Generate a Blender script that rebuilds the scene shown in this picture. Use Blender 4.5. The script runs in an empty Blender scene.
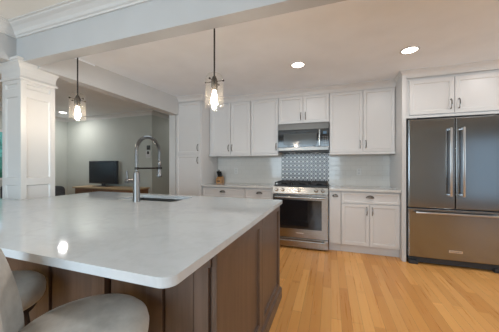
import bpy, bmesh, math, random
from mathutils import Vector, Matrix
random.seed(4)
C = bpy.context.scene.collection
PI = math.pi

# ------------------------------------------------------------------ camera, world, lights, exposure
cd = bpy.data.cameras.new('camera'); cam = bpy.data.objects.new('camera', cd); C.objects.link(cam)
cam.location = (0, 0, 1.244); cam.rotation_euler = (PI/2, 0, math.radians(19.08))
cd.sensor_width = 36; cd.lens = 17.0; cd.clip_start = 0.02
sc = bpy.context.scene; sc.camera = cam
sc.view_settings.view_transform = 'Standard'; sc.view_settings.look = 'None'
sc.view_settings.gamma = 1; sc.view_settings.use_curve_mapping = False
sc.view_settings.exposure = 0.34
w = bpy.data.worlds.new('sky'); sc.world = w; w.use_nodes = True
w.node_tree.nodes['Background'].inputs[0].default_value = (0.62, 0.80, 1.0, 1)
w.node_tree.nodes['Background'].inputs[1].default_value = 0.9

def area(name, loc, rot, sx, sy, power, col, shape='RECTANGLE', spread=PI):
    l = bpy.data.lights.new(name, 'AREA'); l.energy = power; l.color = col; l.shape = shape
    l.size = sx; l.size_y = sy; l.spread = spread
    o = bpy.data.objects.new(name, l); o.location = loc; o.rotation_euler = rot; C.objects.link(o)
    return o
DAY = (0.72, 0.87, 1.0); WARM = (1.0, 0.96, 0.93)
# daylight in the opening behind the camera; an added right-hand panel brightens the kitchen ceiling
area('daylight_and_fill', (-1.2, -2.66, 1.45), (PI/2, 0, 0), 3.2, 1.8, 120, DAY)
area('daylight_and_fill', (5.46, 2.3, 1.45), (PI/2, 0, PI/2), 1.9, 1.5, 70, (.84, .92, 1.0))
# recessed lamps: kitchen (two seen), den (one seen); unseen front room and hall ones added as fill
LAMPS = [(-0.38, 2.90, 2.475, 3.5, WARM), (0.79, 2.92, 2.475, 3.5, WARM), (-5.75, 3.67, 2.46, 10, (1.0, .98, .95)),
         (-1.7, 0.2, 2.58, 4, WARM), (0.9, 0.2, 2.58, 4, WARM), (2.6, 0.2, 2.58, 4, WARM), (1.96, 2.92, 2.475, 4, WARM), (-3.25, 5.4, 2.46, 3.5, WARM)]
for (x, y, z, p, c) in LAMPS:
    area('downlight_and_fill_lamp', (x, y, z - 0.012), (0, 0, 0), 0.13, 0.13, p, c, 'DISK')

# ------------------------------------------------------------------ materials
def mat(name, col=(.8, .8, .8), rough=.5, metal=0.0, spec=.5, coat=0.0):
    m = bpy.data.materials.new(name); m.use_nodes = True
    b = m.node_tree.nodes['Principled BSDF']
    b.inputs['Base Color'].default_value = (*col, 1); b.inputs['Roughness'].default_value = rough
    b.inputs['Metallic'].default_value = metal; b.inputs['Specular IOR Level'].default_value = spec
    b.inputs['Coat Weight'].default_value = coat
    return m
class N:
    def __init__(s, m): s.m = m; s.t = m.node_tree; s.b = s.t.nodes['Principled BSDF']
    def n(s, typ, **kw):
        x = s.t.nodes.new(typ)
        for k, v in kw.items():
            if k.startswith('i_'):
                x.inputs[k[2:].replace('_', ' ')].default_value = v
            else: setattr(x, k, v)
        return x
    def l(s, a, b): s.t.links.new(a, b)
    def coord(s, scale=(1, 1, 1), rot=(0, 0, 0), loc=(0, 0, 0)):
        tc = s.n('ShaderNodeTexCoord'); mp = s.n('ShaderNodeMapping')
        mp.inputs['Scale'].default_value = scale; mp.inputs['Rotation'].default_value = rot; mp.inputs['Location'].default_value = loc
        s.l(tc.outputs['Object'], mp.inputs['Vector']); return mp.outputs['Vector']
    def noise(s, vec, scale, detail=4, rough=.5):
        x = s.n('ShaderNodeTexNoise'); x.inputs['Scale'].default_value = scale; x.inputs['Detail'].default_value = detail
        x.inputs['Roughness'].default_value = rough; s.l(vec, x.inputs['Vector']); return x.outputs['Fac']
    def ramp(s, fac, stops):
        r = s.n('ShaderNodeValToRGB'); e = r.color_ramp.elements
        e[0].position = stops[0][0]; e[0].color = (*stops[0][1], 1); e.remove(e[-1])
        for p, c in stops[1:]: e.new(p).color = (*c, 1)
        s.l(fac, r.inputs['Fac']); return r.outputs['Color']
    def mix(s, fac, a, b, mode='MIX'):
        x = s.n('ShaderNodeMix', data_type='RGBA', blend_type=mode)
        for sock, v in ((x.inputs[0], fac), (x.inputs[6], a), (x.inputs[7], b)):
            if hasattr(v, 'links'): s.l(v, sock)
            else: sock.default_value = v if isinstance(v, float) else (*v, 1)
        return x.outputs[2]
    def math(s, op, a, b=None, c=None):
        x = s.n('ShaderNodeMath', operation=op)
        for k, v in enumerate((a, b, c)):
            if v is None: continue
            if hasattr(v, 'links'): s.l(v, x.inputs[k])
            else: x.inputs[k].default_value = v
        return x.outputs[0]
    def bump(s, h, strength=.2, dist=.01):
        x = s.n('ShaderNodeBump'); x.inputs['Strength'].default_value = strength; x.inputs['Distance'].default_value = dist
        s.l(h, x.inputs['Height']); s.l(x.outputs['Normal'], s.b.inputs['Normal'])
    def col(s, c): s.l(c, s.b.inputs['Base Color'])

def painted(name, col, rough, amt=.03, scale=3):
    m = mat(name, col, rough); q = N(m); f = q.noise(q.coord(), scale, 3)
    q.col(q.ramp(f, [(.3, tuple(c*(1-amt) for c in col)), (.7, tuple(min(1, c*(1+amt)) for c in col))])); return m
M = {}
M['cab'] = painted('cabinet_white_paint', (.66, .645, .63), .34, .012)
M['trim'] = painted('trim_white_paint', (.63, .625, .61), .32, .012)
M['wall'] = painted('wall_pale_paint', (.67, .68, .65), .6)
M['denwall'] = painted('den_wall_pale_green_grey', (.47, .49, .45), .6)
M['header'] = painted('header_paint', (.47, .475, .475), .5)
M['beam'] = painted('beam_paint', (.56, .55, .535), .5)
M['ceil'] = painted('ceiling_paint', (.85, .89, .94), .8)
M['nickel'] = mat('brushed_nickel', (.19, .185, .175), .25, 1)
M['chrome'] = mat('faucet_steel', (.25, .25, .25), .36, 1)
M['bronze'] = mat('dark_bronze', (.035, .03, .028), .45, .7)
M['black'] = mat('black_enamel', (.012, .012, .013), .35)
M['blackglass'] = mat('black_glass', (.012, .012, .014), .06, 0, .6)
M['iron'] = mat('cast_iron', (.022, .02, .02), .6)
M['gap'] = mat('dark_gap', (.05, .05, .05), .8)
M['rubber'] = mat('dark_plastic', (.03, .03, .032), .6)
M['white_plastic'] = mat('white_plastic', (.66, .655, .63), .4)
M['ink'] = mat('dark_lettering', (.02, .02, .02), .5)
M['badge'] = mat('badge_silver', (.8, .8, .8), .25, .9)

def steel(name, col, rough, ani=.0):
    m = mat(name, col, rough, 1); q = N(m)
    tg = q.n('ShaderNodeTangent', direction_type='RADIAL', axis='Z'); q.l(tg.outputs[0], q.b.inputs['Tangent']); q.b.inputs['Anisotropic'].default_value = ani
    g = q.noise(q.coord((5, 5, 900)), 1, 1)
    q.l(q.math('MULTIPLY_ADD', g, .06, rough - .03), q.b.inputs['Roughness'])
    return m
M['steel'] = steel('stainless_steel', (.36, .345, .325), .26, .5)
M['fridge'] = steel('dark_brushed_stainless', (.315, .33, .345), .17, .45)
M['handle'] = mat('polished_handle_steel', (.55, .55, .55), .3, 1)
M['mwsteel'] = steel('microwave_steel', (.17, .155, .14), .30, .5)
M['sink'] = steel('sink_steel', (.33, .33, .33), .35)

def m_floor():
    m = mat('oak_strip_floor', rough=.3, spec=.35); q = N(m)
    v = q.coord((1, 1, 1), (0, 0, PI/2))
    def brick(bw, off, c1, c2, bias):
        b = q.n('ShaderNodeTexBrick'); q.l(v, b.inputs['Vector'])
        b.offset = off; b.offset_frequency = 2; b.squash = 1
        for k, val in (('Scale', 1), ('Brick Width', bw), ('Row Height', .079), ('Mortar Size', .0008), ('Mortar Smooth', .2), ('Bias', bias)):
            b.inputs[k].default_value = val
        b.inputs['Color1'].default_value = (*c1, 1); b.inputs['Color2'].default_value = (*c2, 1)
        b.inputs['Mortar'].default_value = (.30, .15, .06, 1); return b
    a = brick(.86, .37, (.88, .45, .14), (.58, .25, .066), 0)
    b = brick(1.27, .61, (.92, .51, .18), (.66, .30, .083), .1)
    base = q.mix(.5, a.outputs['Color'], b.outputs['Color'])
    gr = q.noise(q.coord((20, .7, 1)), 2.2, 4, .62)
    c = q.mix(.65, base, q.ramp(gr, [(.3, (.46, .43, .40)), (.52, (.5, .5, .5)), (.75, (.55, .55, .54))]), 'OVERLAY')
    q.col(c)
    q.l(q.math('MULTIPLY_ADD', gr, .14, .22), q.b.inputs['Roughness'])
    q.bump(q.math('SUBTRACT', 1.0, a.outputs['Fac']), .15, .002); return m
M['floor'] = m_floor()

def m_quartz(name, col=(.535, .575, .605)):
    m = mat(name, rough=.06); q = N(m); v = q.coord()
    f1 = q.noise(v, 1.6, 8, .62); f2 = q.noise(v, 26, 4, .6)
    vein = q.math('ABSOLUTE', q.math('SUBTRACT', f1, .5))
    c = q.ramp(vein, [(0, tuple(k*.90 for k in col)), (.035, tuple(k*.985 for k in col)), (.3, tuple(k*1.02 for k in col))])
    c = q.mix(.35, c, q.ramp(f2, [(.35, tuple(k*.93 for k in col)), (.65, tuple(k*1.03 for k in col))])); q.col(c)
    return m
M['quartz'] = m_quartz('white_quartz')
M['quartz_back'] = m_quartz('white_quartz_back', (.63, .61, .58))

def m_wood(name, dark, light, scale, rough, axis='z'):
    m = mat(name, rough=rough); q = N(m)
    s = {'z': (scale, scale, scale*.07), 'x': (scale*.07, scale, scale), 'y': (scale, scale*.07, scale)}[axis]
    f = q.noise(q.coord(s), 1, 5, .6); q.col(q.ramp(f, [(.3, dark), (.7, light)])); return m
M['espresso'] = m_wood('espresso_stained_maple', (.078, .050, .037), (.132, .087, .066), 22, .33)
M['leg'] = m_wood('dark_stool_wood', (.03, .018, .012), (.06, .036, .024), 30, .4)
M['console'] = m_wood('warm_brown_wood', (.16, .075, .035), (.27, .14, .07), 14, .4, 'x')
M['consoletop'] = m_wood('light_oak_top', (.42, .29, .16), (.55, .40, .24), 14, .4, 'x')
M['block'] = m_wood('knife_block_wood', (.36, .17, .06), (.50, .27, .11), 40, .45)

def m_velvet():
    m = mat('grey_beige_velvet', rough=.85); q = N(m)
    f = q.noise(q.coord(), 7, 5, .6); g = q.noise(q.coord(), 320, 2)
    q.col(q.ramp(f, [(.35, (.42, .405, .375)), (.65, (.62, .605, .57))]))
    q.b.inputs['Sheen Weight'].default_value = .35; q.b.inputs['Sheen Roughness'].default_value = .4
    q.bump(g, .25, .002); return m
M['velvet'] = m_velvet()
M['charcoal'] = painted('charcoal_upholstery', (.05, .052, .056), .9, .2, 40)

def m_tile():
    m = mat('white_gloss_subway_tile', rough=.10); q = N(m)
    tc = q.n('ShaderNodeTexCoord'); sp = q.n('ShaderNodeSeparateXYZ'); q.l(tc.outputs['Object'], sp.inputs[0])
    cb = q.n('ShaderNodeCombineXYZ'); q.l(sp.outputs['X'], cb.inputs['X']); q.l(sp.outputs['Z'], cb.inputs['Y'])
    b = q.n('ShaderNodeTexBrick'); q.l(cb.outputs[0], b.inputs['Vector'])
    for k, val in (('Scale', 1), ('Brick Width', .155), ('Row Height', .078), ('Mortar Size', .0018), ('Mortar Smooth', .3)):
        b.inputs[k].default_value = val
    b.inputs['Color1'].default_value = (.65, .635, .60, 1); b.inputs['Color2'].default_value = (.62, .605, .57, 1)
    b.inputs['Mortar'].default_value = (.54, .525, .495, 1)
    q.col(b.outputs['Color']); q.bump(q.math('SUBTRACT', 1.0, b.outputs['Fac']), .4, .002); return m
M['tile'] = m_tile()

def m_pattern():
    m = mat('grey_patterned_tile', rough=.25); q = N(m)
    tc = q.n('ShaderNodeTexCoord'); sp = q.n('ShaderNodeSeparateXYZ'); q.l(tc.outputs['Object'], sp.inputs[0])
    k = 2 * PI / .0715
    cu = q.math('COSINE', q.math('MULTIPLY', sp.outputs['X'], k)); cv = q.math('COSINE', q.math('MULTIPLY', sp.outputs['Z'], k))
    f = q.math('MULTIPLY_ADD', q.math('ADD', cu, cv), .25, .5)
    q.col(q.ramp(f, [(0, (.74, .735, .71)), (.27, (.70, .695, .67)), (.34, (.035, .036, .042)), (.52, (.05, .052, .058)), (.60, (.42, .41, .40)), (.80, (.40, .395, .39)), (.90, (.16, .16, .165))]))
    return m
M['pattern'] = m_pattern()

def m_glass(name, tint=(1, 1, 1), ior=1.45, glow=0):
    m = bpy.data.materials.new(name); m.use_nodes = True; t = m.node_tree; t.nodes.clear()
    o = t.nodes.new('ShaderNodeOutputMaterial'); mx = t.nodes.new('ShaderNodeMixShader'); fr = t.nodes.new('ShaderNodeLayerWeight'); mt = t.nodes.new('ShaderNodeMath'); mt.operation = 'MULTIPLY_ADD'; mt.inputs[1].default_value = .45; mt.inputs[2].default_value = .03; pw = t.nodes.new('ShaderNodeMath'); pw.operation = 'POWER'; pw.inputs[1].default_value = 3.0
    tr = t.nodes.new('ShaderNodeBsdfTransparent'); gl = t.nodes.new('ShaderNodeBsdfGlossy')
    tr.inputs[0].default_value = (*tint, 1); gl.inputs['Roughness'].default_value = .03; fr.inputs[0].default_value = .5; t.links.new(fr.outputs['Facing'], pw.inputs[0]); t.links.new(pw.outputs[0], mt.inputs[0])
    t.links.new(mt.outputs[0], mx.inputs[0]); t.links.new(tr.outputs[0], mx.inputs[1]); t.links.new(gl.outputs[0], mx.inputs[2])
    if glow:
        tl = t.nodes.new('ShaderNodeBsdfTranslucent'); tl.inputs[0].default_value = (1, .9, .75, 1); m2 = t.nodes.new('ShaderNodeMixShader'); m2.inputs[0].default_value = glow
        t.links.new(mx.outputs[0], m2.inputs[1]); t.links.new(tl.outputs[0], m2.inputs[2]); t.links.new(m2.outputs[0], o.inputs[0])
    else: t.links.new(mx.outputs[0], o.inputs[0])
    return m
M['glass'] = m_glass('clear_glass', (.985, .98, .965), 1.4, .010)
M['pane'] = m_glass('window_glass', (.96, .98, .98), 1.45)
def emit(name, col, s):
    m = bpy.data.materials.new(name); m.use_nodes = True; t = m.node_tree; t.nodes.clear()
    o = t.nodes.new('ShaderNodeOutputMaterial'); e = t.nodes.new('ShaderNodeEmission')
    e.inputs[0].default_value = (*col, 1); e.inputs[1].default_value = s; t.links.new(e.outputs[0], o.inputs[0]); return m
M['bulb'] = emit('glowing_bulb', (1, .85, .70), 150)
M['lens'] = emit('lamp_lens', (1, .93, .82), 9)
M['lensden'] = emit('lamp_lens_cool', (1, .97, .93), 9)
M['display'] = emit('oven_display', (.35, .55, .75), .25)

# ------------------------------------------------------------------ mesh helpers
class MB:
    def __init__(s): s.bm = bmesh.new()
    def box(s, x0, x1, y0, y1, z0, z1, bev=0.0, seg=2, mtx=None):
        r = bmesh.ops.create_cube(s.bm, size=1)
        vs = r['verts']
        for v in vs:
            v.co = Vector((x0+(v.co.x+.5)*(x1-x0), y0+(v.co.y+.5)*(y1-y0), z0+(v.co.z+.5)*(z1-z0)))
        if bev:
            es = list({e for v in vs for e in v.link_edges})
            rr = bmesh.ops.bevel(s.bm, geom=es, offset=bev, segments=seg, affect='EDGES', profile=.5)
            vs = list({v for f in rr['faces'] for v in f.verts} | {v for v in vs if v.is_valid})
        if mtx is not None:
            bmesh.ops.transform(s.bm, matrix=mtx, verts=vs)
        return vs
    def prism(s, pts, z0, z1, bev=0.0, seg=3):
        """polygon in XY extruded in Z"""
        lo = [s.bm.verts.new((x, y, z0)) for x, y in pts]; hi = [s.bm.verts.new((x, y, z1)) for x, y in pts]
        n = len(pts); fs = [s.bm.faces.new(hi), s.bm.faces.new(lo[::-1])]
        for k in range(n): fs.append(s.bm.faces.new((lo[k], lo[(k+1) % n], hi[(k+1) % n], hi[k])))
        if bev:
            es = [e for e in fs[0].edges] + [e for e in fs[1].edges]
            bmesh.ops.bevel(s.bm, geom=es, offset=bev, segments=seg, affect='EDGES', profile=.5)
    def lathe(s, prof, loc=(0, 0, 0), axis=(0, 0, 1), seg=32, sx=1, sy=1):
        rot = Vector((0, 0, 1)).rotation_difference(Vector(axis)).to_matrix()
        rings = []
        for (r, z) in prof:
            if r < 1e-6: rings.append([s.bm.verts.new(rot @ Vector((0, 0, z)) + Vector(loc))])
            else: rings.append([s.bm.verts.new(rot @ Vector((r*sx*math.cos(2*PI*k/seg), r*sy*math.sin(2*PI*k/seg), z)) + Vector(loc)) for k in range(seg)])
        for a, b in zip(rings, rings[1:]):
            for k in range(seg):
                k2 = (k+1) % seg
                if len(a) == 1 and len(b) == 1: continue
                if len(a) == 1: s.bm.faces.new((a[0], b[k2], b[k]))
                elif len(b) == 1: s.bm.faces.new((a[k], a[k2], b[0]))
                else: s.bm.faces.new((a[k], a[k2], b[k2], b[k]))
    def cyl(s, p0, p1, r, r2=None, seg=20, bev=0.0):
        d = Vector(p1) - Vector(p0); L = d.length; r2 = r if r2 is None else r2
        pr = [(0, 0), (r-bev, 0), (r, bev), (r2, L-bev), (r2-bev, L), (0, L)] if bev else [(0, 0), (r, 0), (r2, L), (0, L)]
        s.lathe(pr, p0, d.normalized(), seg)
    def tube(s, path, r, seg=10, closed=False):
        P = [Vector(p) for p in path]; n = len(P); rings = []
        rad = r if isinstance(r, (list, tuple)) else [r]*n
        up = None
        for k in range(n):
            if closed: t = P[(k+1) % n] - P[k-1]
            else: t = P[min(k+1, n-1)] - P[max(k-1, 0)]
            t.normalize()
            if up is None:
                up = t.orthogonal().normalized()
            up = (up - t*up.dot(t)).normalized(); b = t.cross(up)
            rings.append([s.bm.verts.new(P[k] + rad[k]*(up*math.cos(2*PI*j/seg) + b*math.sin(2*PI*j/seg))) for j in range(seg)])
        m = n if closed else n-1
        for k in range(m):
            a, b2 = rings[k], rings[(k+1) % n]
            for j in range(seg): s.bm.faces.new((a[j], a[(j+1) % seg], b2[(j+1) % seg], b2[j]))
        if not closed: s.bm.faces.new(rings[0][::-1]); s.bm.faces.new(rings[-1])
    def sphere(s, c, r, sc=(1, 1, 1), seg=20):
        res = bmesh.ops.create_uvsphere(s.bm, u_segments=seg, v_segments=seg//2, radius=r)
        for v in res['verts']: v.co = Vector((v.co.x*sc[0], v.co.y*sc[1], v.co.z*sc[2])) + Vector(c)
    def sweep(s, prof, path, cap=True):
        """profile (out, up) swept along a horizontal path with mitred corners; out is to the right of travel"""
        P = [Vector((*p, 0)) for p in path]; n = len(P); rings = []
        for k in range(n):
            d0 = (P[k]-P[k-1]).normalized() if k else (P[1]-P[0]).normalized()
            d1 = (P[k+1]-P[k]).normalized() if k < n-1 else d0
            n0 = Vector((d0.y, -d0.x, 0)); n1 = Vector((d1.y, -d1.x, 0))
            m = (n0+n1); m = m / max(.2, m.dot(n0))
            rings.append([s.bm.verts.new(P[k] + m*o + Vector((0, 0, u))) for (o, u) in prof])
        q = len(prof)
        for a, b in zip(rings, rings[1:]):
            for j in range(q): s.bm.faces.new((a[j], b[j], b[(j+1) % q], a[(j+1) % q]))
        if cap: s.bm.faces.new(rings[0]); s.bm.faces.new(rings[-1][::-1])
    def build(s, name, m, parent=None, smooth=None, solid=0):
        bmesh.ops.recalc_face_normals(s.bm, faces=s.bm.faces)
        me = bpy.data.meshes.new(name); o = bpy.data.objects.new(name, me); C.objects.link(o)
        if parent is not None:
            bpy.context.view_layer.update()
            o.parent = parent
            off = Vector((0, 0, 0)); q = parent
            while q is not None: off += q.location; q = q.parent
            bmesh.ops.translate(s.bm, verts=s.bm.verts, vec=-off)
        s.bm.to_mesh(me); s.bm.free(); me.materials.append(m)
        if smooth is not None:
            for p in me.polygons: p.use_smooth = True
            try: me.set_sharp_from_angle(angle=math.radians(smooth))
            except Exception: pass
        if solid:
            md = o.modifiers.new('solidify', 'SOLIDIFY'); md.thickness = solid; md.offset = 0
        return o
def thing(name, label, cat, loc=(0, 0, 0), group=None):
    o = bpy.data.objects.new(name, None); C.objects.link(o); o.location = loc; o.empty_display_size = .1
    return tag(o, label, cat, group)
def tag(o, label, cat, group=None):
    o['label'] = label; o['category'] = cat
    if group: o['group'] = group
    return o
def struct(o, label=None):
    o['kind'] = 'structure'
    if label: o['label'] = label
    return o
def one(name, m, *boxes, parent=None, bev=0.0, smooth=None):
    b = MB()
    for bx in boxes: b.box(*bx, bev=bev)
    return b.build(name, m, parent, smooth)
def dup(root, loc, label=None):
    r = root.copy(); C.objects.link(r); r.location = loc
    if label: r['label'] = label
    for ch in list(root.children):
        c = ch.copy(); C.objects.link(c); c.parent = r
        for g in list(ch.children):
            d = g.copy(); C.objects.link(d); d.parent = c
    return r

def shaker(name, m, parent, x0, x1, z0, z1, y, stile=.058, thick=.02, rec=.009, face='-y', rail=None):
    """recessed-panel door whose front lies at y (facing -Y), or at x = y facing +X with x0..x1 read along Y"""
    b = MB(); bm = b.bm
    vs = b.box(x0, x1, y, y+thick, z0, z1)
    ff = [f for f in bm.faces if all(abs(v.co.y - y) < 1e-6 for v in f.verts)][0]
    bmesh.ops.inset_region(bm, faces=[ff], thickness=.0018, depth=0)
    r = bmesh.ops.inset_region(bm, faces=[ff], thickness=stile-.002, depth=0)
    r = bmesh.ops.inset_region(bm, faces=[ff], thickness=.004, depth=0)
    for v in ff.verts: v.co.y += rec*.55
    bmesh.ops.inset_region(bm, faces=[ff], thickness=.007, depth=0)
    for v in ff.verts: v.co.y += rec*.45
    # soften the outer edge
    for v in bm.verts:
        on_edge = (abs(v.co.x-x0) < 1e-6 or abs(v.co.x-x1) < 1e-6 or abs(v.co.z-z0) < 1e-6 or abs(v.co.z-z1) < 1e-6)
        if on_edge and abs(v.co.y-y) < 1e-6: v.co.y += .0018
    if face == '+x':
        for v in bm.verts: v.co = Vector((y - (v.co.y - y), v.co.x, v.co.z))
    return b.build(name, m, parent)

def pull(parent, x, y, z, L=.115, r=.0052, horiz=False):
    """slim arched bar pull with flared feet"""
    b = MB(); n = 14; pts = []; rad = []
    for k in range(n+1):
        t = -1 + 2*k/n; out = .012 + .020*(1-abs(t)**2.6)
        pts.append((x+(t*L/2 if horiz else 0), y-out, z+(0 if horiz else t*L/2))); rad.append(r*(.75+.5*(1-t*t)))
    b.tube(pts, rad, 8)
    for t in (-.88, .88):
        p = (x+(t*L/2 if horiz else 0), y, z+(0 if horiz else t*L/2)); q = (p[0], y-.020, p[2])
        b.cyl(p, q, .0085, .0045, 10)
    return b.build('handle', M['nickel'], parent, 40)
def cup(parent, x, y, z, a=.052, h=.034, d=.028):
    b = MB(); nu, nv = 16, 6; g = []
    for j in range(nv+1):
        v = (PI/2)*j/nv; row = []
        for i in range(nu+1):
            u = PI*i/nu
            row.append(b.bm.verts.new((x+a*math.cos(u)*math.cos(v), y-.002-d*math.sin(u)*math.cos(v), z-.012+h*math.sin(v))))
        g.append(row)
    for j in range(nv):
        for i in range(nu): b.bm.faces.new((g[j][i], g[j][i+1], g[j+1][i+1], g[j+1][i]))
    bmesh.ops.remove_doubles(b.bm, verts=b.bm.verts, dist=1e-5)
    return b.build('cup_pull', M['nickel'], parent, 50, solid=.003)

# ------------------------------------------------------------------ the room
ZK, ZF, ZD = 2.475, 2.58, 2.46
struct(one('floor', M['floor'], (-6.6, 5.5, -2.7, 6.6, -.06, 0)), 'warm oak strip floor')
struct(one('ceiling', M['ceil'], (-2.72, 5.5, 1.50, 4.35, ZK, ZK+.08)), 'flat white kitchen ceiling')
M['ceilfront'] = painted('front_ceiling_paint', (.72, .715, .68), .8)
struct(one('ceiling_front', M['ceilfront'], (-3.0, 5.5, -2.7, 1.50, ZF, ZF+.08)), 'cream ceiling in front of the header')
struct(one('ceiling_den', M['ceil'], (-6.6, -2.72, 1.546, 6.6, ZD, ZD+.08), (-6.6, -3.1, -2.7, 1.546, ZD, ZD+.08)), 'ceiling of the room beyond the column')
struct(one('wall_back', M['wall'], (-2.80, 5.5, 4.25, 4.37, 0, 2.6)), 'kitchen wall behind the white cabinets')
struct(one('wall_stub', M['trim'], (-2.80, -2.665, 3.60, 4.25, 0, 2.165)), 'narrow white wall end beside the tall pantry')
struct(one('wall_right', M['wall'], (5.4, 5.5, -2.7, 1.35, 0, 2.7), (5.4, 5.5, 3.25, 4.37, 0, 2.7), (5.4, 5.5, 1.35, 3.25, 0, .7), (5.4, 5.5, 1.35, 3.25, 2.2, 2.7)))
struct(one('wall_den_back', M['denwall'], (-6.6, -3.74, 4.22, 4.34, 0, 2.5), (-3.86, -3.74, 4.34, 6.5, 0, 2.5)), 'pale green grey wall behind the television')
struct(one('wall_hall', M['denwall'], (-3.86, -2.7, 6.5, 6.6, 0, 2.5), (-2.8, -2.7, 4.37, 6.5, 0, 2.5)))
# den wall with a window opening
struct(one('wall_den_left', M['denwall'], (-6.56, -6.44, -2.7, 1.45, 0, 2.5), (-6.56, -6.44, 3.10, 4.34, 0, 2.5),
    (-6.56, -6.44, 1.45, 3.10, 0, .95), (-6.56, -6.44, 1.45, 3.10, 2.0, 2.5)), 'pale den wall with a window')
# wall behind the camera with two openings
struct(one('wall_rear', M['wall'], (-6.6, -2.8, -2.7, -2.6, 0, 2.7), (.4, 4.0, -2.7, -2.6, 0, 2.7), (5.4, 5.5, -2.7, -2.6, 0, 2.7),
    (-2.8, .4, -2.7, -2.6, 0, .55), (-2.8, .4, -2.7, -2.6, 2.35, 2.7), (4.0, 5.4, -2.7, -2.6, 2.2, 2.7), (4.0, 5.4, -2.7, -2.6, 0, .1)))
def window(name, x0, x1, z0, z1, y, along='x', nx=2, lab=None):
    b = MB(); t = .05
    def bx(u0, u1, w0, w1, d=.05):
        if along == 'x': b.box(u0, u1, y-d/2, y+d/2, w0, w1)
        else: b.box(y-d/2, y+d/2, u0, u1, w0, w1)
    bx(x0, x0+t, z0, z1); bx(x1-t, x1, z0, z1); bx(x0, x1, z0, z0+t); bx(x0, x1, z1-t, z1)
    for k in range(1, nx):
        xm = x0+(x1-x0)*k/nx; bx(xm-.03, xm+.03, z0, z1)
    f = struct(b.build(name, M['trim']), lab)
    g = MB()
    if along == 'x': g.box(x0+t, x1-t, y-.003, y+.003, z0+t, z1-t)
    else: g.box(y-.003, y+.003, x0+t, x1-t, z0+t, z1-t)
    g.build('pane', M['pane'], f); return f
window('window_1', 1.45, 3.10, .95, 2.0, -6.47, 'y', 2, 'den window left of the column')
window('window_2', -2.8, .4, .55, 2.35, -2.63, 'x', 3)
window('window_3', 4.0, 5.4, .1, 2.2, -2.63, 'x', 2)
window('fill_window', 1.35, 3.25, .7, 2.2, 5.43, 'y', 2)  # unseen window added on the right to carry the kitchen fill light

hb = MB(); rnd = random.Random(7)
for k in range(70):
    c = (-9.4+rnd.uniform(-.5, .5), rnd.uniform(.5, 6.5), rnd.uniform(.1, 2.1)); rr = rnd.uniform(.28, .5)
    r0 = bmesh.ops.create_icosphere(hb.bm, subdivisions=3, radius=rr)
    for v in r0['verts']: v.co = v.co*rnd.uniform(.86, 1.14) + Vector(c)
M['hedge'] = painted('hedge_green', (.16, .40, .30), .8, .5, 9)
hd = hb.build('hedge', M['hedge'], None, 180); hd['kind'] = 'stuff'; tag(hd, 'green hedge outside the den window', 'hedge')
struct(one('ground', painted('lawn', (.10, .20, .08), .9, .2, 6), (-14, -6.6, -3, 8, -.3, -.06)), 'lawn outside the den')
# headers, beam
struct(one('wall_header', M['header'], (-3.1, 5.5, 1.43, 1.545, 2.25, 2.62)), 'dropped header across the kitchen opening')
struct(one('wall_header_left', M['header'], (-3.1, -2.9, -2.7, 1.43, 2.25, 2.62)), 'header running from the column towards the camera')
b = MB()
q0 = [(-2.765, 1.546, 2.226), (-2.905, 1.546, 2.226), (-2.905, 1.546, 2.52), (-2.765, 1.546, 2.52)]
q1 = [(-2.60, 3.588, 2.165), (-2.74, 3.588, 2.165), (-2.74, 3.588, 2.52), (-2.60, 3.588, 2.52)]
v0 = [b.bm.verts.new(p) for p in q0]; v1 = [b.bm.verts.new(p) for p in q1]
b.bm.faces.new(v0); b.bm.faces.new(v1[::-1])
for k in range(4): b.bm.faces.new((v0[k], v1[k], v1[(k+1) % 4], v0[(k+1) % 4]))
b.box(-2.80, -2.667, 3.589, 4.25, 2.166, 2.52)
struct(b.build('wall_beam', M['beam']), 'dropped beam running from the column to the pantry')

def crown_prof(h, p):
    return [(0, 0), (p*.10, 0), (p*.12, h*.14), (p*.22, h*.20), (p*.34, h*.42), (p*.58, h*.66), (p*.82, h*.80), (p*.86, h*.88), (p, h*.90), (p, h), (0, h)]
def crown(name, path, z, h, p, lab, m='trim'):
    b = MB(); b.sweep([(o, z+u) for o, u in crown_prof(h, p)], path)
    return struct(b.build(name, M[m]), lab)
crown('trim_1', [(-2.9, -2.6), (-2.9, 1.43), (5.4, 1.43)], 2.485, .097, .115, 'crown moulding along the front of the header')
crown('trim_2', [(-6.44, -2.6), (-6.44, 4.22), (-3.74, 4.22), (-3.74, 6.5)], 2.375, .085, .075, 'crown moulding of the den')
# kitchen crown follows the cabinet fronts
crown('trim_3', [(-2.66, 3.598), (-2.135, 3.598), (-2.135, 3.888), (.905, 3.888), (.905, 3.575), (1.95, 3.575)], 2.385, .09, .062, 'crown moulding above the white cabinets', 'cab')

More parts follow.
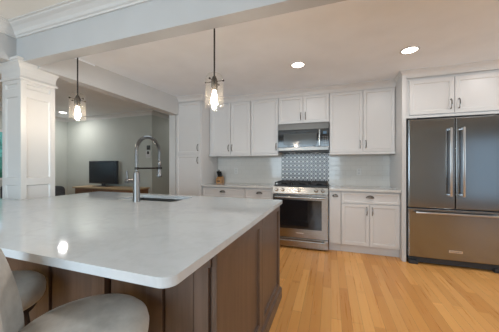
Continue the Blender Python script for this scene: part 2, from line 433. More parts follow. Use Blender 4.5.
# column with panelled shaft and capital
col = bpy.data.objects.new('column', None); C.objects.link(col); col.location = (-2.98, 1.58, 0)
struct(col, 'white panelled square column with a moulded capital')
cx0, cx1, cy0, cy1 = -3.13, -2.835, 1.43, 1.73
b = MB(); b.box(cx0, cx1, cy0, cy1, 0, 2.12); fs = list(b.bm.faces)
for z in (.5, 1.09, 1.965):     # cut the shaft into the stages that each carry one sunk panel
    bmesh.ops.bisect_plane(b.bm, geom=b.bm.verts[:]+b.bm.edges[:]+b.bm.faces[:], plane_co=(0, 0, z), plane_no=(0, 0, 1))
b.bm.faces.ensure_lookup_table()
for f in list(b.bm.faces):
    if abs(f.normal.z) > .5: continue
    zs = [v.co.z for v in f.verts]; n = f.normal.copy(); lo_, hi_ = min(zs), max(zs)
    if lo_ > 1.95: tgt = (2.005, 2.055)
    elif lo_ > 1.0: tgt = (1.125, 1.925)
    elif lo_ > .4: tgt = (.60, 1.055)
    else: tgt = (.12, .46)
    def fit():
        for v in f.verts: v.co.z = tgt[0] if v.co.z < (tgt[0]+tgt[1])/2 else tgt[1]
    bmesh.ops.inset_region(b.bm, faces=[f], thickness=.066, depth=0)
    for v in f.verts: v.co.z = tgt[0] if abs(v.co.z-lo_) < abs(v.co.z-hi_) else tgt[1]
    bmesh.ops.inset_region(b.bm, faces=[f], thickness=.012, depth=0)
    for v in f.verts: v.co -= n*.013
b.build('shaft', M['trim'], col)
b = MB()
def ringsweep(prof):
    c = Vector(((cx0+cx1)/2, (cy0+cy1)/2, 0)); rings = []
    for (o, z) in prof:
        rings.append([b.bm.verts.new((x, y, z)) for x, y in ((cx0-o, cy0-o), (cx1+o, cy0-o), (cx1+o, cy1+o), (cx0-o, cy1+o))])
    for a, r in zip(rings, rings[1:]):
        for k in range(4): b.bm.faces.new((a[k], a[(k+1) % 4], r[(k+1) % 4], r[k]))
    b.bm.faces.new(rings[0][::-1]); b.bm.faces.new(rings[-1])
ringsweep([(0, 2.085), (.012, 2.085), (.018, 2.092), (.018, 2.104), (.008, 2.112), (.004, 2.125), (.006, 2.16), (.014, 2.195), (.03, 2.224), (.042, 2.238), (.046, 2.240), (.046, 2.254), (.055, 2.257), (.055, 2.28), (0, 2.28)])
b.build('capital', M['trim'], col)

# backsplash
struct(one('wall_backsplash', M['tile'], (-2.135, -.85, 4.236, 4.25, .91, 1.46)), 'white glossy subway tile left of the range')
struct(one('wall_backsplash', M['tile'], (-.03, .875, 4.236, 4.25, .91, 1.46)), 'white glossy subway tile right of the range')
struct(one('wall_backsplash', M['pattern'], (-.85, -.03, 4.236, 4.25, .85, 1.50)), 'grey and white patterned tile above the range')

# ------------------------------------------------------------------ tall pantry
p = thing('pantry_cabinet', 'tall white pantry cabinet at the left end of the cabinet wall', 'cabinet', (-2.4, 3.93, 0))
one('carcass', M['cab'], (-2.66, -2.14, 3.622, 4.235, .10, 2.475), (-2.65, -2.15, 3.69, 4.235, 0, .10), parent=p)
for (z0, z1, hz) in ((1.455, 2.375, 1.565), (.12, 1.445, 1.345)):
    d = shaker('door', M['cab'], p, -2.652, -2.150, z0, z1, 3.60)
    pull(d, -2.20, 3.60, hz)

# ------------------------------------------------------------------ upper cabinets
def upper(name, lab, x0, x1, z0, z1, doors, handles, rail=True, yf=3.88, grp='white upper cabinets'):
    u = thing(name, lab, 'cabinet', ((x0+x1)/2, 4.07, z0), grp)
    one('carcass', M['cab'], (x0, x1, yf+.022, 4.235 if z0 < 1.9 else 4.235, z0, ZK), (x0, x1, yf+.004, yf+.03, z1+.004, ZK), parent=u)
    for (a, c), hx in zip(doors, handles):
        d = shaker('door', M['cab'], u, a+.004, c-.004, z0+.004, z1, yf)
        pull(d, hx, yf, z0+.115, .12)
    if rail: one('light_rail', M['cab'], (x0+.001, x1-.001, yf-.008, yf+.03, z0-.032, z0-.0005), parent=u, bev=.004)
    return u
ZU0, ZU1 = 1.452, 2.375
upper('upper_cabinet', 'white two door upper cabinet beside the tall pantry', -2.136, -1.320, ZU0, ZU1, [(-2.08, -1.705), (-1.705, -1.325)], (-1.738, -1.672))
upper('upper_cabinet', 'white single door upper cabinet left of the microwave', -1.318, -.832, ZU0, ZU1, [(-1.315, -.835)], (-.868,))
upper('upper_cabinet', 'short white two door cabinet above the microwave', -.830, -.024, 1.935, ZU1, [(-.828, -.427), (-.427, -.026)], (-.463, -.391), False)
upper('upper_cabinet', 'white two door upper cabinet right of the microwave', -.022, .872, ZU0, ZU1, [(-.020, .452), (.452, .868)], (.413, .490))

# ------------------------------------------------------------------ base cabinets, worktops
YB = 3.63
def base(lab, x0, x1, name='base_cabinet'):
    u = thing(name, lab, 'cabinet', ((x0+x1)/2, 3.95, 0), 'white base cabinets along the back wall')
    one('carcass', M['cab'], (x0, x1, YB+.022, 4.23, .115, .878), parent=u)
    one('toe_kick', M['cab'], (x0, x1, 3.70, 3.72, 0, .115), parent=u)
    return u
u = base('white base cabinet with a wide drawer beside the pantry', -2.138, -1.336)
d = shaker('drawer', M['cab'], u, -2.12, -1.340, .715, .868, YB, .032); cup(d, -1.74, YB, .81)
for a, c, hx in ((-2.12, -1.732, -1.77), (-1.728, -1.340, -1.69)):
    q = shaker('door', M['cab'], u, a, c, .125, .703, YB); pull(q, hx, YB, .61)
u = base('white base cabinet with a narrower drawer just left of the range', -1.334, -.862)
d = shaker('drawer', M['cab'], u, -1.330, -.866, .715, .868, YB, .032); cup(d, -1.09, YB, .81)
q = shaker('door', M['cab'], u, -1.330, -.866, .125, .703, YB); pull(q, -.91, YB, .61)
u = base('narrow white pull out cabinet just right of the range', -.028, .136)
b = MB(); b.box(-.022, .131, YB, YB+.02, .125, .868, .003)
q = b.build('door', M['cab'], u); cup(q, .058, YB, .815, .040)
u = base('white base cabinet with a drawer above two doors beside the fridge', .138, .874)
d = shaker('drawer', M['cab'], u, .143, .868, .718, .868, YB, .034); cup(d, .512, YB, .81)
for a, c, hx in ((.143, .503, .470), (.507, .868, .540)):
    q = shaker('door', M['cab'], u, a, c, .125, .708, YB, .062); pull(q, hx, YB, .615)
def worktop(lab, x0, x1):
    b = MB(); b.box(x0, x1, 3.598, 4.235, .886, .919, .004)
    return tag(b.build('worktop', M['quartz_back']), lab, 'worktop')
worktop('pale stone worktop between the pantry and the range', -2.138, -.862)
worktop('pale stone worktop between the range and the fridge', -.028, .874)

# ------------------------------------------------------------------ range
r = thing('range_cooker', 'stainless steel slide in range with black grates on top', 'oven', (-.445, 3.95, 0))
RX0, RX1, RY = -.852, -.038, 3.60
one('body', M['steel'], (RX0+.004, RX1-.004, RY+.03, 4.22, .05, .905), parent=r)
one('foot_panel', M['black'], (RX0+.03, RX1-.03, RY+.06, RY+.09, 0.0, .05), parent=r)
b = MB()   # sloping control panel
pr = [(RY-.028, .822), (RY-.036, .832), (RY-.012, .925), (RY+.02, .938), (RY+.10, .938), (RY+.10, .822)]
lo = [b.bm.verts.new((RX0, y, z)) for y, z in pr]; hi = [b.bm.verts.new((RX1, y, z)) for y, z in pr]
b.bm.faces.new(lo); b.bm.faces.new(hi[::-1])
for k in range(6): b.bm.faces.new((lo[k], hi[k], hi[(k+1) % 6], lo[(k+1) % 6]))
cp = b.build('control_panel', M['steel'], r)
for kx in (-.795, -.700, -.452, -.205, -.112):
    b = MB(); b.lathe([(0, 0), (.030, 0), (.030, .006), (.024, .010), (.022, .034), (.019, .038), (0, .038)], (kx, RY-.022, .884), (0, -.97, .25), 24)
    k = b.build('knob', M['steel'], r, 40)
    one('pointer', M['black'], (kx-.0025, kx+.0025, RY-.0635, RY-.058, .888, .912), parent=k)
# cooktop: glass plate, burners, grates
one('cooktop', M['black'], (RX0+.012, RX1-.012, RY+.03, 4.20, .938, .948), parent=r)
for gx in (-.715, -.445, -.175):
    b = MB()
    x0, x1, y0, y1, zt = gx-.125, gx+.125, RY+.05, 4.17, .990
    for yy in (y0, y1-.012): b.box(x0, x1, yy, yy+.012, zt-.014, zt)
    for xx in (x0, x1-.012): b.box(xx, xx+.012, y0, y1, zt-.014, zt)
    for k in range(1, 6): b.box(x0, x1, y0+(y1-y0)*k/6-.005, y0+(y1-y0)*k/6+.005, zt-.012, zt)
    b.box(gx-.005, gx+.005, y0, y1, zt-.012, zt)
    for xx in (x0, x1-.014):
        for yy in (y0, (y0+y1)/2, y1-.014): b.box(xx, xx+.014, yy, yy+.014, .948, zt-.01)
    b.build('grate', M['iron'], r)
for bx, by in ((-.715, 3.78), (-.715, 4.05), (-.445, 3.92), (-.175, 3.78), (-.175, 4.05)):
    b = MB(); b.lathe([(0, .948), (.05, .948), (.05, .956), (.035, .960), (.035, .968), (0, .970)], (bx, by, 0), (0, 0, 1), 20)
    b.build('burner', M['iron'], r, 40)
# oven door: a steel frame round a black glass window
b = MB(); x0, x1, z0, z1 = RX0, RX1, .170, .812; wx0, wx1, wz0, wz1 = -.752, -.128, .300, .735
for bx in ((x0, wx0, z0, z1), (wx1, x1, z0, z1), (wx0, wx1, z0, wz0), (wx0, wx1, wz1, z1)):
    b.box(bx[0], bx[1], RY-.022, RY+.028, bx[2], bx[3])
od = b.build('oven_door', M['steel'], r)
one('window', M['blackglass'], (wx0-.001, wx1+.001, RY-.019, RY, wz0-.001, wz1+.001), parent=od)
def bar_handle(name, parent, xa, xb, y, z, out=.055, rad=.012, m='steel'):
    b = MB(); b.cyl((xa, y-out, z), (xb, y-out, z), rad, bev=.003)
    for xx in (xa+.03, xb-.03): b.box(xx-.012, xx+.012, y-out, y, z-.009, z+.009, .003)
    return b.build(name, M[m], parent, 40)
bar_handle('handle', od, -.815, -.075, RY-.022, .775)
one('badge', M['badge'], (-.500, -.385, RY-.0235, RY-.0215, .232, .250), parent=od)
b = MB(); b.box(RX0, RX1, RY-.020, RY+.028, .022, .160, .004)
dr = b.build('drawer', M['steel'], r); bar_handle('handle', dr, -.80, -.09, RY-.020, .128, .042, .010)

# ------------------------------------------------------------------ microwave
m_ = thing('microwave_oven', 'stainless steel and black microwave hung over the range', 'microwave', (-.427, 4.05, 1.46))
X0, X1, Y, Z0, Z1 = -.826, -.030, 3.845, 1.462, 1.928
one('body', M['black'], (X0, X1, Y+.02, 4.23, Z0+.004, Z1), parent=m_)
b = MB(); b.box(X0, X1, Y-.012, Y+.02, 1.826, Z1, .004); b.build('top_fascia', M['mwsteel'], m_)
b = MB(); b.box(X0, X1, Y-.012, Y+.02, 1.492, 1.548, .004); b.build('bottom_fascia', M['mwsteel'], m_)
b = MB()
for k in range(9): b.box(X0+.02+k*.085, X0+.09+k*.085, Y-.002, Y+.02, Z0, 1.489)
b.build('vent', M['rubber'], m_)
b = MB(); fx0, fx1, fz0, fz1 = X0+.002, -.145, 1.550, 1.824; wx0, wx1, wz0, wz1 = -.735, -.215, 1.582, 1.765
for bx in ((fx0, wx0, fz0, fz1), (wx1, fx1, fz0, fz1), (wx0, wx1, fz0, wz0), (wx0, wx1, wz1, fz1)): b.box(bx[0], bx[1], Y-.012, Y+.015, bx[2], bx[3])
dd = b.build('door', M['blackglass'], m_)
M['meshglass'] = mat('microwave_window', (.075, .078, .075), .10, 0, .45)
one('window', M['meshglass'], (wx0-.001, wx1+.001, Y-.009, Y, wz0-.001, wz1+.001), parent=dd)
b = MB(); b.box(-.180, -.158, Y-.055, Y-.035, 1.560, 1.815, .005); b.box(-.178, -.160, Y-.036, Y-.011, 1.575, 1.595); b.box(-.178, -.160, Y-.036, Y-.011, 1.78, 1.80)
b.build('handle', M['steel'], dd)
cpn = one('control_panel', M['blackglass'], (-.143, X1-.002, Y-.012, Y+.018, 1.550, 1.824), parent=m_)
one('display', M['display'], (-.115, -.065, Y-.0135, Y-.011, 1.745, 1.785), parent=cpn)
b = MB()
for i in range(3):
    for j in range(5): b.box(-.122+i*.03, -.105+i*.03, Y-.0135, Y-.011, 1.585+j*.028, 1.598+j*.028)
b.build('keypad', mat('key_grey', (.16, .16, .16), .5), cpn)
for sx in (-.62, -.24): one('task_lamp', M['white_plastic'], (sx-.05, sx+.05, 3.95, 4.05, Z0-.002, Z0+.004), parent=m_)

# ------------------------------------------------------------------ fridge and its surround
fr = thing('refrigerator', 'dark stainless french door refrigerator with bottom freezer drawer', 'refrigerator', (1.42, 3.87, 0))
FX0, FX1, FY, FS = .932, 1.908, 3.50, 1.420
one('body', M['rubber'], (FX0+.006, FX1-.006, FY+.065, 4.20, .05, 1.835), parent=fr)
for a, c in ((FX0, FS-.003), (FS+.003, FX1)):
    b = MB(); b.box(a, c, FY, FY+.06, .722, 1.832, .010, 3); d = b.build('door', M['fridge'], fr)
    hx = FS-.062 if a < FS-.1 else FS+.062
    b = MB(); b.box(hx-.011, hx+.011, FY-.062, FY-.042, .875, 1.705, .006)
    for zz in (.890, 1.69): b.box(hx-.009, hx+.009, FY-.050, FY+.001, zz-.012, zz+.012, .003)
    b.build('handle', M['handle'], d, 40)
    b = MB(); hh = a+.05 if a < FS-.1 else c-.05
    b.box(hh-.04, hh+.04, FY+.005, FY+.10, 1.8325, 1.848, .004); b.build('hinge_cover', M['rubber'], d)
b = MB(); b.box(FX0, FX1, FY, FY+.06, .098, .708, .010, 3); d = b.build('freezer_drawer', M['fridge'], fr)
b = MB(); b.box(1.00, 1.84, FY-.062, FY-.044, .655, .678, .006)
for xx in (1.03, 1.81): b.box(xx-.012, xx+.012, FY-.050, FY+.001, .658, .675, .003)
b.build('handle', M['handle'], d, 40)
def lettering(txt, parent, x, y, z, size, m):
    cu = bpy.data.curves.new('lettering', 'FONT'); cu.body = txt; cu.size = size; cu.extrude = .0004; cu.align_x = 'CENTER'; cu.align_y = 'CENTER'
    t = bpy.data.objects.new('lettering_source', cu); C.objects.link(t); bpy.context.view_layer.update()
    me = bpy.data.meshes.new_from_object(t.evaluated_get(bpy.context.evaluated_depsgraph_get())); bpy.data.objects.remove(t)
    me.transform(Matrix.Translation((x, y, z)) @ Matrix.Rotation(PI/2, 4, 'X')); o = bpy.data.objects.new('lettering', me); C.objects.link(o)
    off = Vector(); q = parent
    while q is not None: off += q.location; q = q.parent
    me.transform(Matrix.Translation(-off)); o.parent = parent; me.materials.clear(); me.materials.append(m); return o
b = MB(); b.box(1.355, 1.490, FY-.003, FY+.001, .190, .220, .001); bd = b.build('badge', M['badge'], d)
lettering('KitchenAid', d, 1.4225, FY-.0034, .205, .024, M['ink'])
b = MB(); b.box(FX0+.01, FX1-.01, FY+.05, FY+.07, .02, .092); b.build('toe_grille', M['rubber'], fr)
for xx in (FX0+.06, FX1-.06):
    b = MB(); b.box(xx-.05, xx+.05, FY+.01, FY+.08, .0, .05, .008); b.build('foot', M['rubber'], fr)

pn = MB(); pn.box(.876, .922, 3.555, 4.24, 0, 2.474)
tag(pn.build('fridge_side_panel', M['cab']), 'tall white end panel between the worktop and the fridge', 'panel')
u = thing('fridge_top_cabinet', 'white two door cabinet above the refrigerator', 'cabinet', (1.42, 3.9, 1.87))
one('carcass', M['cab'], (.924, 1.96, 3.602, 4.235, 1.868, 2.474), parent=u)
for a, c, hx in ((.965, 1.442, 1.405), (1.448, 1.925, 1.487)):
    d = shaker('door', M['cab'], u, a, c, 1.905, 2.350, 3.58, .066); pull(d, hx, 3.58, 2.015, .125)
one('light_rail', M['cab'], (.924, 1.96, 3.570, 3.600, 1.862, 1.888), parent=u)

# ------------------------------------------------------------------ island
isl = thing('kitchen_island', 'espresso stained wood kitchen island base with recessed panels', 'kitchen island', (-1.65, 1.55, 0))
IX0, IX1, IY0, IY1, ZT = -2.80, -.478, .905, 2.19, .885
b = MB()   # hollow box so the sink can hang inside
b.box(IX0, IX1, IY0, IY0+.03, .0, ZT); b.box(IX0, IX1, IY1-.03, IY1, .0, ZT)
b.box(IX0, IX0+.03, IY0+.03, IY1-.03, .0, ZT); b.box(IX1-.03, IX1, IY0+.03, IY1-.03, .0, ZT); b.box(IX0+.03, IX1-.03, IY0+.03, IY1-.03, .05, .08)
b.build('body', M['espresso'], isl)
for a, c in ((IY0-.012, 1.585), (1.590, IY1-.002)):
    shaker('side_panel', M['espresso'], isl, a, c, .105, ZT-.001, -.455, .072 if a > 1 else .085, .022, .014, '+x')
# seating side: stiles and rails proud of the recessed back
b = MB(); ys, ye = .882, .9055
b.box(IX0, -.479, ys, ye, ZT-.07, ZT-.001); b.box(IX0, -.479, ys, ye, .10, .19)
for (a, c) in ((-.560, -.490), (-.815, -.725), (-1.62, -1.50), (-2.05, -1.96), (-2.80, -2.72)): b.box(a, c, ys, ye, .19, ZT-.07, .002)
for (a, c) in ((-.717, -.568), (-1.046, -.823), (-1.492, -1.182), (-1.952, -1.628), (-2.325, -2.058), (-2.712, -2.43)): b.box(a, c, .893, ye, .198, ZT-.078, .002)
b.build('front_frame', M['espresso'], isl)
for a in (-1.150, -2.42): b = MB(); b.box(a, a+.088, .868, ye, .10, ZT-.001, .003); b.build('pilaster', M['espresso'], isl)
b = MB()
prof = [(0, 0), (.022, 0), (.022, .085), (.016, .098), (.008, .106), (0, .108)]
b.sweep(prof, [(IX0, .884), (-.462, .884), (-.462, IY1+.003), (IX0, IY1+.003)][:: 1])
bb = b.build('baseboard', M['espresso'], isl)

# island worktop with a sink cut-out: rounded near corner, notch round the column
SX0, SX1, SY0, SY1 = -2.005, -1.345, 1.775, 2.125
def arc(cx, cy, rr, a0, a1, n=8): return [(cx+rr*math.cos(math.radians(a0+(a1-a0)*k/n)), cy+rr*math.sin(math.radians(a0+(a1-a0)*k/n))) for k in range(n+1)]
outer = [(-3.20, .56)] + arc(-.48, .605, .045, -90, 0) + arc(-.455, 2.21, .02, 0, 90, 4) + [(-2.81, 2.23), (-2.81, 1.415), (-3.20, 1.415)]
inner = arc(SX1-.03, SY1-.03, .03, 0, 90, 4) + arc(SX0+.03, SY1-.03, .03, 90, 180, 4) + arc(SX0+.03, SY0+.03, .03, 180, 270, 4) + arc(SX1-.03, SY0+.03, .03, 270, 360, 4)
bm = bmesh.new()
def loop(pts, z):
    vs = [bm.verts.new((x, y, z)) for x, y in pts]; es = [bm.edges.new((vs[k], vs[(k+1) % len(vs)])) for k in range(len(vs))]; return vs, es
ZA, ZB, bv = .888, .920, .004
o_t, oe = loop([(x, y) for x, y in outer], ZB); i_t, ie = loop(inner, ZB)
bmesh.ops.triangle_fill(bm, edges=oe+ie, use_beauty=True)
o_b, oe2 = loop(outer, ZA); i_b, ie2 = loop(inner, ZA)
bmesh.ops.triangle_fill(bm, edges=oe2+ie2, use_beauty=True)
for t_, b_ in ((o_t, o_b), (i_t, i_b)):
    for k in range(len(t_)): bm.faces.new((t_[k], t_[(k+1) % len(t_)], b_[(k+1) % len(t_)], b_[k]))
top_edges = [e for e in oe + ie if e.is_valid]
b = MB(); b.bm.free(); b.bm = bm
wt = b.build('island_worktop', M['quartz'])
md = wt.modifiers.new('bevel', 'BEVEL'); md.width = .004; md.segments = 2; md.limit_method = 'ANGLE'; md.angle_limit = math.radians(50)
tag(wt, 'large white quartz worktop of the kitchen island', 'worktop')

# undermount sink
sk = thing('sink', 'undermount stainless steel sink set in the island worktop', 'sink', (-1.675, 1.95, .70))
b = MB(); t = .006; a0, a1, c0, c1 = SX0-.004, SX1+.004, SY0-.004, SY1+.004
b.box(a0-t, a0, c0, c1, .69, .887); b.box(a1, a1+t, c0, c1, .69, .887); b.box(a0-t, a1+t, c0-t, c0, .69, .887); b.box(a0-t, a1+t, c1, c1+t, .69, .887)
b.box(a0-t, a1+t, c0-t, c1+t, .684, .69); b.build('basin', M['sink'], sk)
b = MB(); b.lathe([(0, .690), (.042, .690), (.044, .693), (.030, .695), (.028, .692), (0, .692)], (-1.675, 1.98, 0), (0, 0, 1), 24); b.build('drain', M['chrome'], sk, 40)

# faucet
fx, fy, fz = -1.678, 1.695, .920
fa = thing('faucet', 'tall brushed steel spring neck faucet beside the island sink', 'faucet', (fx, fy, fz))
b = MB(); b.lathe([(0, 0), (.032, 0), (.032, .006), (.029, .012), (.0285, .255), (.024, .268), (.014, .275), (0, .275)], (fx, fy, fz), (0, 0, 1), 28); b.build('body', M['chrome'], fa, 35)
R_ = .152; zc = 1.375; path = [(fx, fy, 1.19 + .02*k) for k in range(10)]
path += [(fx, fy+R_-R_*math.cos(PI*k/28), zc+R_*.98*math.sin(PI*k/28)) for k in range(29)]
path += [(fx, fy+2*R_, zc-.02*k) for k in range(1, 6)]
b = MB(); b.tube(path, .0085, 10); b.build('hose', M['chrome'], fa, 60)
b = MB()      # coil spring round the hose
P = [Vector(q) for q in path[4:]]; L = [0]
for k in range(1, len(P)): L.append(L[-1]+(P[k]-P[k-1]).length)
turns = int(L[-1]/.0115); pts = []
def atlen(s):
    for k in range(1, len(P)):
        if s <= L[k]:
            f = (s-L[k-1])/max(1e-9, L[k]-L[k-1]); return P[k-1].lerp(P[k], f), (P[k]-P[k-1]).normalized()
    return P[-1], (P[-1]-P[-2]).normalized()
nn = turns*9
for k in range(nn+1):
    c, tdir = atlen(L[-1]*k/nn); xx = Vector((1, 0, 0)); yy = tdir.cross(xx); a = 2*PI*turns*k/nn
    pts.append(c + .0155*(xx*math.cos(a)+yy*math.sin(a)))
b.tube(pts, .0032, 5); b.build('spring', M['chrome'], fa, 60)
sy = fy+2*R_
b = MB(); b.lathe([(0, 0), (.021, 0), (.025, .006), (.025, .03), (.018, .045), (.016, .12), (.019, .125), (.019, .155), (.012, .165), (0, .165)], (fx, sy, 1.128), (0, 0, 1), 24); b.build('spray_head', M['chrome'], fa, 35)
b = MB(); b.cyl((fx, fy, 1.222), (fx, sy-.015, 1.222), .0075)
b.lathe([(.020, -.012), (.027, -.012), (.027, .012), (.020, .012), (.020, -.012)], (fx, sy, 1.222), (0, 0, 1), 24)
b.lathe([(.009, -.012), (.016, -.012), (.016, .012), (.009, .012), (.009, -.012)], (fx, fy, 1.222), (0, 0, 1), 24)
b.build('support_arm', M['bronze'], fa, 40)
b = MB(); b.cyl((fx-.024, fy, 1.105), (fx-.085, fy, 1.105), .019, bev=.003); b.cyl((fx-.085, fy, 1.105), (fx-.122, fy, 1.105), .024, bev=.004)
b.tube([(fx-.104, fy, 1.118), (fx-.104, fy-.003, 1.15), (fx-.103, fy-.008, 1.20)], [.0095, .0085, .0075], 10); b.build('lever', M['chrome'], fa, 40)

# ------------------------------------------------------------------ pendants
def pendant(x, y, lab):
    o = thing('pendant_light', lab, 'pendant light', (x, y, ZK), 'glass jar pendants over the island')
    b = MB(); b.lathe([(0, 0), (.06, 0), (.06, -.016), (.05, -.022), (0, -.022)], (x, y, ZK), (0, 0, 1), 28); b.build('canopy', M['bronze'], o, 35)
    b = MB(); b.cyl((x, y, 1.90), (x, y, 2.46), .0062, seg=10); b.build('rod', M['bronze'], o, 40)
    b = MB(); b.lathe([(0, 1.925), (.012, 1.925), (.020, 1.905), (.024, 1.89), (.024, 1.845), (.019, 1.835), (.019, 1.815), (0, 1.815)], (x, y, 0), (0, 0, 1), 24)
    b.build('socket', M['bronze'], o, 35)
    b = MB(); b.cyl((x-.072, y, 1.885), (x+.072, y, 1.885), .0035, seg=8)
    b.cyl((x, y-.072, 1.885), (x, y+.072, 1.885), .0035, seg=8)
    for dx, dy in ((1, 0), (-1, 0), (0, 1), (0, -1)): b.sphere((x+dx*.074, y+dy*.074, 1.885), .008, seg=10)
    b.build('crossbar', M['bronze'], o, 40)
    b = MB(); b.lathe([(.022, 1.945), (.040, 1.944), (.055, 1.935), (.064, 1.918), (.067, 1.898), (.067, 1.680)], (x, y, 0), (0, 0, 1), 40)
    b.build('glass_shade', M['glass'], o, 40)
    b = MB(); b.lathe([(0, 1.70), (.010, 1.703), (.020, 1.713), (.024, 1.735), (.022, 1.758), (.016, 1.785), (.013, 1.803), (.013, 1.817), (0, 1.817)], (x, y, 0), (0, 0, 1), 24)
    b.build('bulb', M['bulb'], o, 60)
    return o
pd = pendant(-.838, 1.606, 'glass jar pendant light hanging in front of the upper cabinets')
dup(pd, (-2.31, 1.606, ZK), 'glass jar pendant light hanging next to the column')

# recessed lamps
def downlight(x, y, z, lens, lab):
    o = thing('ceiling_light', lab, 'ceiling light', (x, y, z), 'recessed ceiling lights')
    b = MB(); b.lathe([(.070, -.001), (.092, -.001), (.092, -.006), (.086, -.009), (.072, -.006), (.070, -.001)], (x, y, z), (0, 0, 1), 36); b.build('trim_ring', M['trim'], o, 40)
    b = MB(); b.lathe([(0, -.004), (.071, -.004), (.071, -.001), (0, -.001)], (x, y, z), (0, 0, 1), 32); b.build('lens', M[lens], o)
    return o
d1 = downlight(*LAMPS[0][:3], 'lens', 'round recessed light in the kitchen ceiling above the range')
dup(d1, LAMPS[1][:3], 'round recessed light in the kitchen ceiling near the fridge')
downlight(*LAMPS[2][:3], 'lensden', 'small recessed light in the den ceiling beyond the column')

# ------------------------------------------------------------------ knife block
kb = thing('knife_block', 'wooden knife block standing on the worktop beside the pantry', 'knife block', (-2.02, 4.10, .919))
b = MB(); pr = [(-.055, 0), (.075, 0), (.075, .085), (.02, .135), (-.055, .075)]
lo = [b.bm.verts.new((-2.02-.056, 4.10+y, .919+z)) for y, z in pr]; hi = [b.bm.verts.new((-2.02+.056, 4.10+y, .919+z)) for y, z in pr]
b.bm.faces.new(lo[::-1]); b.bm.faces.new(hi)
for k in range(5): b.bm.faces.new((lo[k], lo[(k+1) % 5], hi[(k+1) % 5], hi[k]))
b.build('wood_body', M['block'], kb)
b = MB(); b.box(-2.05, -1.99, 4.0435, 4.0455, .945, .965); b.build('label_plate', M['ink'], kb)
dv = Vector((0, -.55, .83)).normalized()
spots = [(-.030, .045, .045, .145), (0, .045, .045, .165), (.030, .045, .045, .135), (-.030, .0, .020, .12), (0, .0, .020, .125), (.030, .0, .020, .115)]
labs = ['black handled kitchen knife in the back left slot of the knife block', 'tallest black handled kitchen knife, back middle slot of the knife block', 'black handled kitchen knife in the back right slot of the knife block',
        'black handled kitchen knife in the front left slot of the knife block', 'black handled kitchen knife in the front middle slot of the knife block', 'black handled kitchen knife in the front right slot of the knife block']
k0 = None
for (dx, dy, _, Lh), lab in zip(spots, labs):
    zz = .919 + .135 - (.02-dy+0.0)*.8 if dy < .02 else .919+.135-(dy-.02)*.9
    base_ = Vector((-2.02+dx, 4.10+dy, zz))
    o = thing('kitchen_knife', lab, 'knife', base_, 'knives in the knife block')
    b = MB(); b.tube([base_-dv*.01, base_+dv*.015, base_+dv*(Lh*.5), base_+dv*(Lh*.92), base_+dv*Lh], [.009, .0105, .0095, .0115, .007], 8); b.build('grip', M['black'], o, 40)
    b = MB(); b.tube([base_+dv*(Lh*.3)+Vector((0, -.011, 0)), base_+dv*(Lh*.3)+Vector((0, .011, 0))], .003, 6); b.build('rivet', M['nickel'], o)

# ------------------------------------------------------------------ outlets
for (x, z, lab) in ((-1.74, 1.15, 'white socket plate on the tile between knife block and range'), (.433, 1.15, 'white socket plate on the tile right of the range')):
    o = thing('wall_socket', lab, 'socket', (x, 4.236, z))
    b = MB(); b.box(x-.036, x+.036, 4.230, 4.236, z-.058, z+.058, .002); pl = b.build('plate', M['white_plastic'], o)
    b = MB()
    for dz in (-.024, .024): b.box(x-.016, x+.016, 4.228, 4.231, z+dz-.015, z+dz+.015)
    b.build('receptacle', mat('socket_grey', (.55, .55, .54), .5), o)

# ------------------------------------------------------------------ den furniture
tv = thing('television', 'flat television switched off, standing on the wooden console', 'television', (-4.97, 4.03, .775))
b = MB(); b.box(-5.42, -4.53, 4.03, 4.06, .835, 1.362, .006); b.box(-5.2, -4.75, 4.06, 4.10, .92, 1.2, .01); b.build('casing', M['rubber'], tv)
one('screen', mat('screen_glass', (.012, .014, .018), .22, 0, .35), (-5.400, -4.550, 4.0275, 4.031, .862, 1.345), parent=tv)
b = MB(); b.box(-5.02, -4.92, 4.035, 4.06, .785, .85); b.box(-5.20, -4.74, 3.95, 4.12, .776, .786, .003); b.build('stand', M['rubber'], tv)
cn = thing('media_console', 'brown wooden console table with drawers against the den wall', 'console table', (-4.66, 3.98, 0))
one('table_top', M['consoletop'], (-5.56, -3.79, 3.74, 4.21, .745, .775), parent=cn, bev=.004)
one('carcass', M['console'], (-5.52, -3.83, 3.78, 4.20, .50, .744), parent=cn)
for k in range(3):
    a = -5.47+k*.545; b = MB(); b.box(a, a+.51, 3.765, 3.785, .53, .725, .004); d = b.build('drawer', M['console'], cn)
    b = MB(); b.sphere((a+.255, 3.752, .63), .014, seg=12); b.build('knob', M['bronze'], d)
for x in (-5.52, -3.89):
    for y in (3.78, 4.14): one('leg', M['console'], (x, x+.06, y, y+.06, 0, .50), parent=cn)

ch = thing('armchair', 'dark grey upholstered armchair half hidden behind the column', 'armchair', (-5.0, 3.0, 0))
b = MB(); b.box(-5.72, -4.28, 2.56, 2.80, .22, .905, .07, 4); b.build('backrest', M['charcoal'], ch, 50)
b = MB(); b.box(-5.52, -4.48, 2.80, 3.36, .20, .46, .05, 3); b.build('seat', M['charcoal'], ch, 50)
for a in (-5.72, -4.48): b = MB(); b.box(a, a+.20, 2.81, 3.36, .20, .62, .05, 3); b.build('arm', M['charcoal'], ch, 50)
for x in (-5.66, -4.40):
    for y in (2.62, 3.26): one('leg', M['leg'], (x, x+.05, y, y+.05, 0, .22), parent=ch)

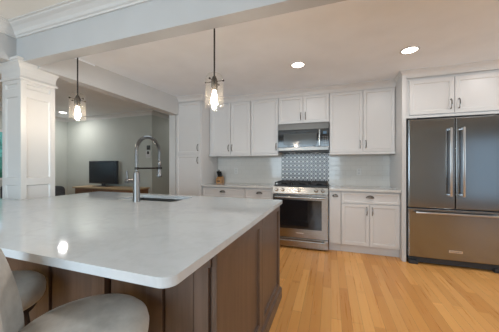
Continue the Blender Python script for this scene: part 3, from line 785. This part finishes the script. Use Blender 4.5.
th = thing('thermostat', 'small dark thermostat on the den wall behind the faucet arc', 'thermostat', (-3.835, 4.22, 1.65))
b = MB(); b.box(-3.875, -3.793, 4.203, 4.22, 1.605, 1.70, .004); b.build('housing', M['rubber'], th)
one('screen', mat('thermostat_screen', (.10, .12, .12), .2), (-3.862, -3.806, 4.2015, 4.204, 1.65, 1.69), parent=th)
kp = thing('alarm_keypad', 'white alarm keypad with a dark screen below the thermostat', 'keypad', (-3.835, 4.22, 1.50))
b = MB(); b.box(-3.895, -3.770, 4.200, 4.22, 1.425, 1.585, .004); b.build('housing', M['white_plastic'], kp)
one('screen', M['rubber'], (-3.862, -3.802, 4.198, 4.201, 1.505, 1.570), parent=kp)
b = MB()
for i in range(4):
    for j in range(2): b.box(-3.88+i*.026, -3.862+i*.026, 4.198, 4.201, 1.44+j*.024, 1.455+j*.024)
b.build('keys', mat('key_pale', (.5, .5, .5), .5), kp)

# ------------------------------------------------------------------ counter stools
def stool(x, y, rz, lab):
    o = thing('counter_stool', lab, 'stool', (0, 0, 0), 'upholstered counter stools at the island')
    R = .218
    b = MB(); b.lathe([(0, .565), (R-.03, .575), (R-.008, .583), (R, .602), (R+.002, .630), (R-.004, .654), (R-.02, .670), (R-.06, .679), (R-.12, .682), (0, .683)], (0, 0, 0), (0, 0, 1), 56); b.build('seat', M['velvet'], o, 60)
    b = MB(); b.lathe([(0, .535), (.17, .535), (.185, .545), (.185, .576), (0, .576)], (0, 0, 0), (0, 0, 1), 40); b.build('seat_base', M['leg'], o, 40)
    # wrap-round back: thick curved shell reclined, rounded at the ends and on top
    b = MB(); bm = b.bm; nu, nv = 28, 16; half = math.radians(34); outer = []; inner = []
    for j in range(nv+1):
        rowo, rowi = [], []
        for i in range(nu+1):
            s = -1+2*i/nu; v = j/nv
            wv = 1 - .48*max(0, (v-.2)/.8)**1.6
            ang = half*s*wv; top = 1.015 - .03*abs(s)**3; z = .60 + (top-.585)*v
            rr = .226 + .05*v*v; edge = max(abs(s)**10, v**12); th = .026*(1-.75*edge)
            rowo.append(bm.verts.new(((rr+th)*math.sin(ang), -(rr+th)*math.cos(ang), z)))
            rowi.append(bm.verts.new(((rr-th)*math.sin(ang), -(rr-th)*math.cos(ang), z)))
        outer.append(rowo); inner.append(rowi)
    for j in range(nv):
        for i in range(nu):
            bm.faces.new((outer[j][i], outer[j][i+1], outer[j+1][i+1], outer[j+1][i])); bm.faces.new((inner[j][i], inner[j+1][i], inner[j+1][i+1], inner[j][i+1]))
    for i in range(nu):
        bm.faces.new((outer[nv][i], outer[nv][i+1], inner[nv][i+1], inner[nv][i])); bm.faces.new((outer[0][i], inner[0][i], inner[0][i+1], outer[0][i+1]))
    for j in range(nv):
        bm.faces.new((outer[j][0], outer[j+1][0], inner[j+1][0], inner[j][0])); bm.faces.new((outer[j][nu], inner[j][nu], inner[j+1][nu], outer[j+1][nu]))
    b.build('backrest', M['velvet'], o, 70)
    for k in range(4):
        a = PI/4+k*PI/2; c, s_ = math.cos(a), math.sin(a)
        b = MB(); b.cyl((.205*c, .205*s_, 0), (.135*c, .135*s_, .537), .013, .021, 14); b.build('leg', M['leg'], o, 40)
    b = MB(); rr = .181; b.tube([(rr*math.cos(2*PI*k/40), rr*math.sin(2*PI*k/40), .20) for k in range(40)], .009, 10, True); b.build('foot_ring', M['bronze'], o, 60)
    o.location = (x, y, .0); o.rotation_euler = (0, 0, rz)
    return o
s0 = stool(-.855, .618, math.radians(-37), 'grey velvet counter stool nearest the camera at the island')
s1 = dup(s0, (-1.53, .635, 0), 'grey velvet counter stool tucked under the island behind the nearer stool'); s1.rotation_euler = (0, 0, 0)
